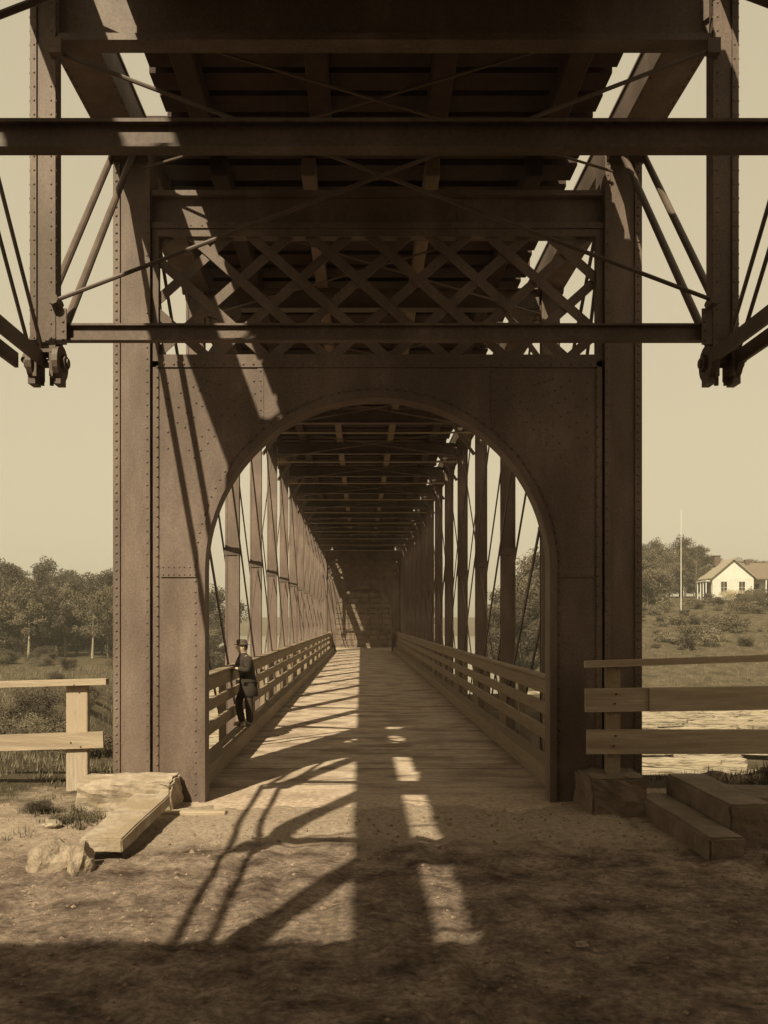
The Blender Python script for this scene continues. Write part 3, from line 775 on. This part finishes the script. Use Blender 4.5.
wood(12, fl(170,190,.36,.52,12), 'on the ridge behind the cottage', 'trees on the ridge behind the cottage', (4,5,1,2,0,3), .55, .8)
put(3, 57.5, 150, 1.0, 'tall wide-spreading tree rising behind the roof of the white cottage', 'trees on the ridge behind the cottage')
put(3, 53.0, 148, .92, 'tall dark tree just left of the cottage chimney', 'trees on the ridge behind the cottage')
for zz,tt,ss in ((90,-.372,.6),(92,-.301,.66)):
    put(4, tt*zz, zz-12, ss, 'thin pale-trunked tree standing at the front edge of the left wood', 'pale-trunked trees before the left wood')
for i,u in enumerate(used):
    if not u:
        for c in list(protoT[i].children): bpy.data.objects.remove(c)
        bpy.data.objects.remove(protoT[i])

def bush_mesh(seed, n, ls, lm, stems=9):
    rnd = random.Random(seed); c = MB(); t = MB()
    for i in range(stems):
        a = rnd.uniform(0,6.28); e = Vector((math.cos(a)*rnd.uniform(.2,.8), math.sin(a)*rnd.uniform(.2,.8), rnd.uniform(.35,1.0)))
        t.tube((0,0,-.1), e, .02, .006, n=4, caps=False)
        leaf_quads(c, e, rnd.uniform(.28,.45), n//stems, ls, rnd); leaf_quads(c, e*.6, .35, n//stems//2, ls, rnd)
    return t, c
BP = []
for sd, n, ls, lm in ((50,5500,.026,LEAF[0]),(51,5500,.028,LEAF[1]),(52,4500,.024,LEAF[2]),(53,2500,.03,BLOOM)):
    r = empty('bush'); t, c = bush_mesh(sd, n, ls, lm); t.build('stems', BARK, r); c.build('leaves', lm, r); BP.append(r)
for sd, n, ls, lm in ((60,700,.075,LEAF[0]),(61,700,.08,LEAF[1]),(62,500,.07,LEAF[2])):
    r = empty('shrub'); t, c = bush_mesh(sd, n, ls, lm, 16); t.build('stems', BARK, r); c.build('leaves', lm, r); BP.append(r)
ub = [False]*7
bn = ['grey-green','dark','pale','white-flowered','ragged grey-green','ragged dark','ragged pale']
def bush(k, x, y, s_, label, group, hz=1.0):
    o = BP[k] if not ub[k] else copy_tree(BP[k]); ub[k] = True
    o.location = (x,y,H(x,y)-.05); o.scale = (s_,s_,s_*hz); o.rotation_euler = (0,0,srnd(0,6.28))
    tag(o, label, 'bush', group)
random.seed(77)
for i in range(46):
    Z = srnd(20,88); t = srnd(-.52,-.20)
    if Z < 30: t = srnd(-.6,-.30)
    k = random.choices((0,1,2),(3,3,2))[0]
    bush(k, t*Z, Z-12, srnd(.55,1.2)*(1+.008*Z), bn[k]+' bush on the low ground between left fence and wood', 'bushes on the left low ground', .8)
for i in range(130):
    Z = srnd(84,132); t = srnd(.27,.50)
    k = random.choices((4,5,6),(3,3,3))[0]
    bush(k, t*Z, Z-12, srnd(.25,1.5), bn[k]+' bush on the open right hillside below the cottage', 'bushes on the right hillside', srnd(.6,1.2))
for i in range(40):
    x = srnd(50,68); y = srnd(108,120)
    k = random.choices((0,5,4,3),(2,4,3,3))[0]
    bush(k, x, y, srnd(.9,1.9), bn[k]+' garden bush in front of the white cottage', 'garden bushes before the cottage', 1.0)
for (x,y,s_,k,lb) in ((-3.75,-.95,.34,0,'low leafy clump by the left granite block'),(-4.3,-.5,.3,1,'small dark weed clump at the foot of the left fence post'),
                    (-4.45,-1.9,.2,1,'tiny weed tuft in the earth before the left fence'),(5.2,-.35,.42,1,'dark leafy clump on the bank behind the right steps'),
                    (4.7,.3,.4,2,'pale weeds under the right fence boards'),(-6.3,5.5,.9,0,'leafy bush directly behind the left fence'),(-5.0,4.2,.8,0,'bush left of the portal seen under the fence board')):
    bush(k, x, y, s_, lb, None, .6)

# loose clods, stones and litter (uncountable)
random.seed(61); m = MB()
for i in range(9000):
    x = srnd(-5.5,6.0); y = -9.3+srnd(0,1)**.8*9.6
    if abs(x) < 2.4 and y > -.6: continue
    r_ = .005+.028*random.random()**6; z = H(x,y)+r_*.1
    vs_ = [(x+r_*srnd(.7,1.2)*a_, y+r_*srnd(.7,1.2)*b_, z+r_*.75*c_) for a_,b_,c_ in ((1,0,0),(0,1,0),(-1,0,0),(0,-1,0),(.1,0,1),(0,0,-1))]
    m.add(vs_, [(0,1,4),(1,2,4),(2,3,4),(3,0,4),(1,0,5),(2,1,5),(3,2,5),(0,3,5)])
tag(m.build('clods', CLOD), 'loose clods and pebbles scattered over the trodden earth', 'clods', kind='stuff')
# grass (uncountable)
random.seed(9); m = MB()
def blades(x, y, n, h, sp):
    for _ in range(n):
        px, py = x+random.gauss(0,sp), y+random.gauss(0,sp); z = H(px,py)-.01; a = srnd(0,6.28); b = srnd(.1,.6)*h; w_ = .006+h*.02
        dx, dy = math.cos(a), math.sin(a); hh = h*srnd(.5,1.2)
        m.add([(px-dy*w_,py+dx*w_,z),(px+dy*w_,py-dx*w_,z),(px+dx*b,py+dy*b,z+hh)],[(0,1,2)])
for i in range(520):
    x = srnd(-9,-3.5); y = srnd(-2.6,6)
    if y < -.4 and random.random() < .72: continue
    if abs(x) < 3.9 and y < 0: continue
    blades(x, y, 14, srnd(.04,.13), .07)
for i in range(160): blades(srnd(3.9,8), srnd(-.4,2.5), 14, srnd(.05,.16), .08)
for cx,cy,cn in ((-3.75,-.95,26),(-4.3,-.5,14),(-4.45,-1.9,10),(-3.45,-1.25,10),(5.2,-.35,20),(4.7,-.1,16),(4.6,-2.4,14),(4.1,-3.1,10),(4.9,-1.9,12)):
    for _ in range(cn): blades(cx+random.gauss(0,.16), cy+random.gauss(0,.09), 12, srnd(.06,.17), .03)
for i in range(60): blades(srnd(4.0,7), srnd(-4,-2.4), 10, srnd(.03,.07), .06)
for i in range(2600):
    Z = srnd(14,75); t = srnd(-.58,-.22); 
    if H(t*Z,Z-12) > -3.6: blades(t*Z, Z-12, 8, srnd(.10,.22) if Z < 30 else srnd(.15,.4), .35)
for i in range(1600):
    Z = srnd(72,125); t = srnd(.26,.5); blades(t*Z, Z-12, 5, srnd(.2,.5), .35)
tag(m.build('grass', LEAF[2]), 'short rough grass and weeds on the banks', 'grass', kind='stuff')

# ------------------------------------------------------------------ MAN
def skin_obj(name, verts, edges, radii, m_, parent, lv=2, smooth=True):
    me = bpy.data.meshes.new(name); me.from_pydata(verts, edges, [])
    o = bpy.data.objects.new(name, me); COL.objects.link(o); o.parent = parent; me.materials.append(m_)
    md = o.modifiers.new('Skin','SKIN'); md.use_smooth_shade = True; md.branch_smoothing = .3
    sv = me.skin_vertices[0].data
    for i, r in enumerate(radii):
        sv[i].radius = (r, r) if not isinstance(r, tuple) else r; sv[i].use_root = (i == 0)
    sb = o.modifiers.new('Sub','SUBSURF'); sb.levels = lv; sb.render_levels = lv
    return o
MAN = empty('person', (-2.60, 6.05, .31), 'man in dark coat and flat hat leaning on the left railing inside the bridge', 'person', rz=0)
# local: faces -X (towards the railing), Y+ away from the camera
def skel():
    V=[];E=[];R=[]
    def a(p, r, par=None):
        V.append(p); R.append(r)
        if par is not None: E.append((par, len(V)-1))
        return len(V)-1
    pel = a((.12,0,.90),.125); sp1 = a((.10,0,1.08),.12,pel); ch_ = a((.06,0,1.28),.135,sp1); nk = a((.01,0,1.45),.07,ch_)
    hd0 = a((-.015,0,1.51),.085,nk); hd = a((-.02,0,1.58),.112,hd0); hd2 = a((-.01,0,1.655),.10,hd)
    J = {}
    for s,nm in ((-1,'n'),(1,'f')):
        sh = a((.05,s*.17,1.39),.062,ch_)
        if s == -1: el = a((.03,s*.24,1.12),.045,sh); wr = a((-.17,s*.20,1.17),.03,el); pm = a((-.23,s*.18,1.175),.033,wr)
        else: el = a((-.05,s*.24,1.15),.045,sh); wr = a((-.20,s*.14,1.20),.03,el); pm = a((-.26,s*.10,1.20),.033,wr)
        for k in range(4):
            f0 = a((-.285,V[pm][1]+(k-1.5)*.02,1.195),.010,pm); a((-.32+.004*abs(k-1.2),V[pm][1]+(k-1.5)*.021,1.175),.0085,f0)
        t0 = a((V[pm][0]+.01,V[pm][1]-s*.04,V[pm][2]+.005),.011,pm); a((V[pm][0]-.025,V[pm][1]-s*.055,V[pm][2]),.009,t0)
        hp = a((.12,s*.09,.86),.095,pel)
        if s == -1: kn_ = a((.10,s*.10,.47),.062,hp); an = a((.13,s*.11,.09),.042,kn_); ft = a((.02,s*.12,.04),.04,an); a((-.08,s*.125,.03),.03,ft)
        else: kn_ = a((-.06,s*.10,.50),.062,hp); an = a((.03,s*.10,.10),.042,kn_); ft = a((-.08,s*.10,.04),.04,an); a((-.16,s*.10,.03),.03,ft)
        J[s] = (sh,el,wr,hp,kn_,an,ft)
    return V,E,R
V,E,R_ = skel()
skin_obj('body', V, E, R_, SKIN, MAN)
m = MB(); secs = [(.135,.60,.185,.20),(.13,.61,.195,.21),(.125,.75,.185,.20),(.12,.9,.172,.188),(.10,1.03,.158,.178),(.075,1.18,.162,.19),(.055,1.30,.158,.20),(.045,1.37,.135,.185),(.03,1.42,.10,.13),(.012,1.46,.078,.085),(.008,1.475,.062,.068)]
n_ = 28; vs_ = []
for q,(cx,z_,rx,ry) in enumerate(secs):
    for k in range(n_):
        a_ = 2*PI*k/n_; w_ = 1+.02*math.sin(5*a_+q*.7)*(1 if z_ < 1.3 else 0)
        vs_.append((cx+rx*w_*math.cos(a_), ry*w_*math.sin(a_), z_))
m.add(vs_, [(j_*n_+k, j_*n_+(k+1)%n_, (j_+1)*n_+(k+1)%n_, (j_+1)*n_+k) for j_ in range(len(secs)-1) for k in range(n_)]+[tuple(range(n_-1,-1,-1))])
m.build('coat', COAT, MAN, True)
for s in (-1,1):
    if s == -1: q = [(.055,s*.13,1.37),(.05,s*.19,1.33),(.03,s*.25,1.12),(-.10,s*.215,1.155),(-.165,s*.198,1.17)]
    else: q = [(.055,s*.13,1.37),(.05,s*.19,1.33),(-.05,s*.25,1.15),(-.14,s*.18,1.18),(-.20,s*.14,1.197)]
    skin_obj('sleeve', q, [(0,1),(1,2),(2,3),(3,4)], [.115,.11,.075,.06,.053], COAT, MAN)
tv = [(.12,0,.88)]; tr = [.14]; te = []
for s in (-1,1):
    b = len(tv)
    q = [(.12,s*.09,.80),(.10,s*.10,.47),(.13,s*.11,.055)] if s == -1 else [(.12,s*.09,.80),(-.06,s*.10,.50),(.03,s*.10,.06)]
    tv += q; tr += [.105,.085,.078]; te += [(0,b),(b,b+1),(b+1,b+2)]
skin_obj('trousers', tv, te, tr, TROU, MAN)
for s in (-1,1):
    o_ = (0.10 if s == -1 else 0.0)
    skin_obj('shoe', [(o_+.05,s*.11,.045),(o_-.06,s*.115,.045),(o_-.15,s*.12,.035)], [(0,1),(1,2)], [.05,.05,.035], SHOE, MAN)
m = MB()
# hat: brim and crown (flat-topped)
def lathe(m, prof, c, n=24, sy=1.0):
    vs = []; 
    for r,z in prof: vs += [(c[0]+r*math.cos(2*PI*i/n), c[1]+r*sy*math.sin(2*PI*i/n), c[2]+z) for i in range(n)]
    fs = [(j*n+i, j*n+(i+1)%n, (j+1)*n+(i+1)%n, (j+1)*n+i) for j in range(len(prof)-1) for i in range(n)]
    fs.append(tuple(range((len(prof)-1)*n, len(prof)*n))); m.add(vs, fs)
lathe(m, [(.085,0),(.150,.0),(.153,.01),(.104,.015),(.106,.07),(.095,.10),(.05,.11)], (-.012,0,1.635), sy=.92)
m.build('hat', HAT, MAN, True)
m = MB()
lathe(m, [(.075,-.09),(.092,-.05),(.095,0),(.08,.03)], (.018,0,1.62), sy=.88); m.build('hair', HAIR, MAN, True)
m = MB()  # face features
m.tube((-.10,0,1.60),(-.135,0,1.57),.012,.018,n=6)
m.build('nose', SKIN, MAN, True)
for s in (-1,1): m = MB(); m.tube((-.085,s*.035,1.60),(-.106,s*.033,1.60),.011,n=8); m.build('eye', HAIR, MAN)
m = MB(); m.tube((-.10,-.022,1.553),(-.10,.022,1.553),.006,n=6); m.build('mouth', HAT, MAN)
for s in (-1,1): m = MB(); m.tube((0.0,s*.075,1.58),(0.005,s*.098,1.585),.028,.02,n=8); m.build('ear', SKIN, MAN, True)
MAN.rotation_euler = (0,0,math.radians(24))

# ------------------------------------------------------------------ HAZE
hb = MB(); hb.box(-430,430,-70,650,-7,22)
HZ = hb.build('haze', None if False else IRON); HZ.data.materials.clear()
hm = bpy.data.materials.new('haze_air'); hm.use_nodes = True
nt = hm.node_tree; nt.nodes.clear(); ov = nt.nodes.new('ShaderNodeOutputMaterial'); pv = nt.nodes.new('ShaderNodeVolumePrincipled')
pv.inputs['Color'].default_value = (.93,.86,.70,1); pv.inputs['Density'].default_value = .0009; pv.inputs['Anisotropy'].default_value = .2
nt.links.new(pv.outputs['Volume'], ov.inputs['Volume']); HZ.data.materials.append(hm)
tag(HZ, 'thin pale haze over the river valley', 'haze', kind='stuff')

# ------------------------------------------------------------------ LIGHT, SKY, CAMERA
d = Vector((.376, .947, -1.0)).normalized()
sun = bpy.data.lights.new('sun', 'SUN'); sun.energy = 4.3; sun.angle = math.radians(.55); sun.color = (1.0,.92,.66)
so = bpy.data.objects.new('sun', sun); COL.objects.link(so); so.rotation_euler = d.to_track_quat('-Z','Y').to_euler(); so.location = (-10,-30,40)
W = bpy.data.worlds.new('World'); S.world = W; W.use_nodes = True
nt = W.node_tree; N = nt.nodes; L = nt.links; bg = N['Background']
sk = N.new('ShaderNodeTexSky'); sk.sky_type = 'NISHITA'; sk.sun_disc = False
sk.sun_elevation = math.asin(-d.z); sk.sun_rotation = math.atan2(-d.x, -d.y)
sk.air_density = 1.6; sk.dust_density = 3.0
bw = N.new('ShaderNodeRGBToBW'); L.new(sk.outputs[0], bw.inputs[0])
pw = N.new('ShaderNodeMath'); pw.operation = 'POWER'; pw.inputs[1].default_value = .22; L.new(bw.outputs[0], pw.inputs[0])
ml = N.new('ShaderNodeMath'); ml.operation = 'MULTIPLY'; ml.inputs[1].default_value = 4.0; L.new(pw.outputs[0], ml.inputs[0])
tn = N.new('ShaderNodeMix'); tn.data_type = 'RGBA'; tn.blend_type = 'MULTIPLY'; tn.inputs[0].default_value = 1
L.new(ml.outputs[0], tn.inputs[6]); tn.inputs[7].default_value = (1.0,.855,.57,1)
L.new(tn.outputs[2], bg.inputs['Color']); bg.inputs['Strength'].default_value = .071
cam = bpy.data.cameras.new('camera'); co = bpy.data.objects.new('camera', cam); COL.objects.link(co)
co.location = (-.22,-12.0,2.40); co.rotation_euler = (math.radians(90),0,0)
cam.sensor_fit = 'VERTICAL'; cam.sensor_height = 36; cam.sensor_width = 27; cam.lens = 900/1024*36
cam.shift_x = 23/1024; cam.shift_y = 110/1024; cam.clip_end = 2000; cam.clip_start = .05
S.camera = co
S.view_settings.view_transform = 'Standard'; S.view_settings.look = 'None'; S.view_settings.gamma = 1; S.view_settings.exposure = 0.8
S.view_settings.use_curve_mapping = False
S.render.engine = 'CYCLES'
S.cycles.volume_bounces = 0
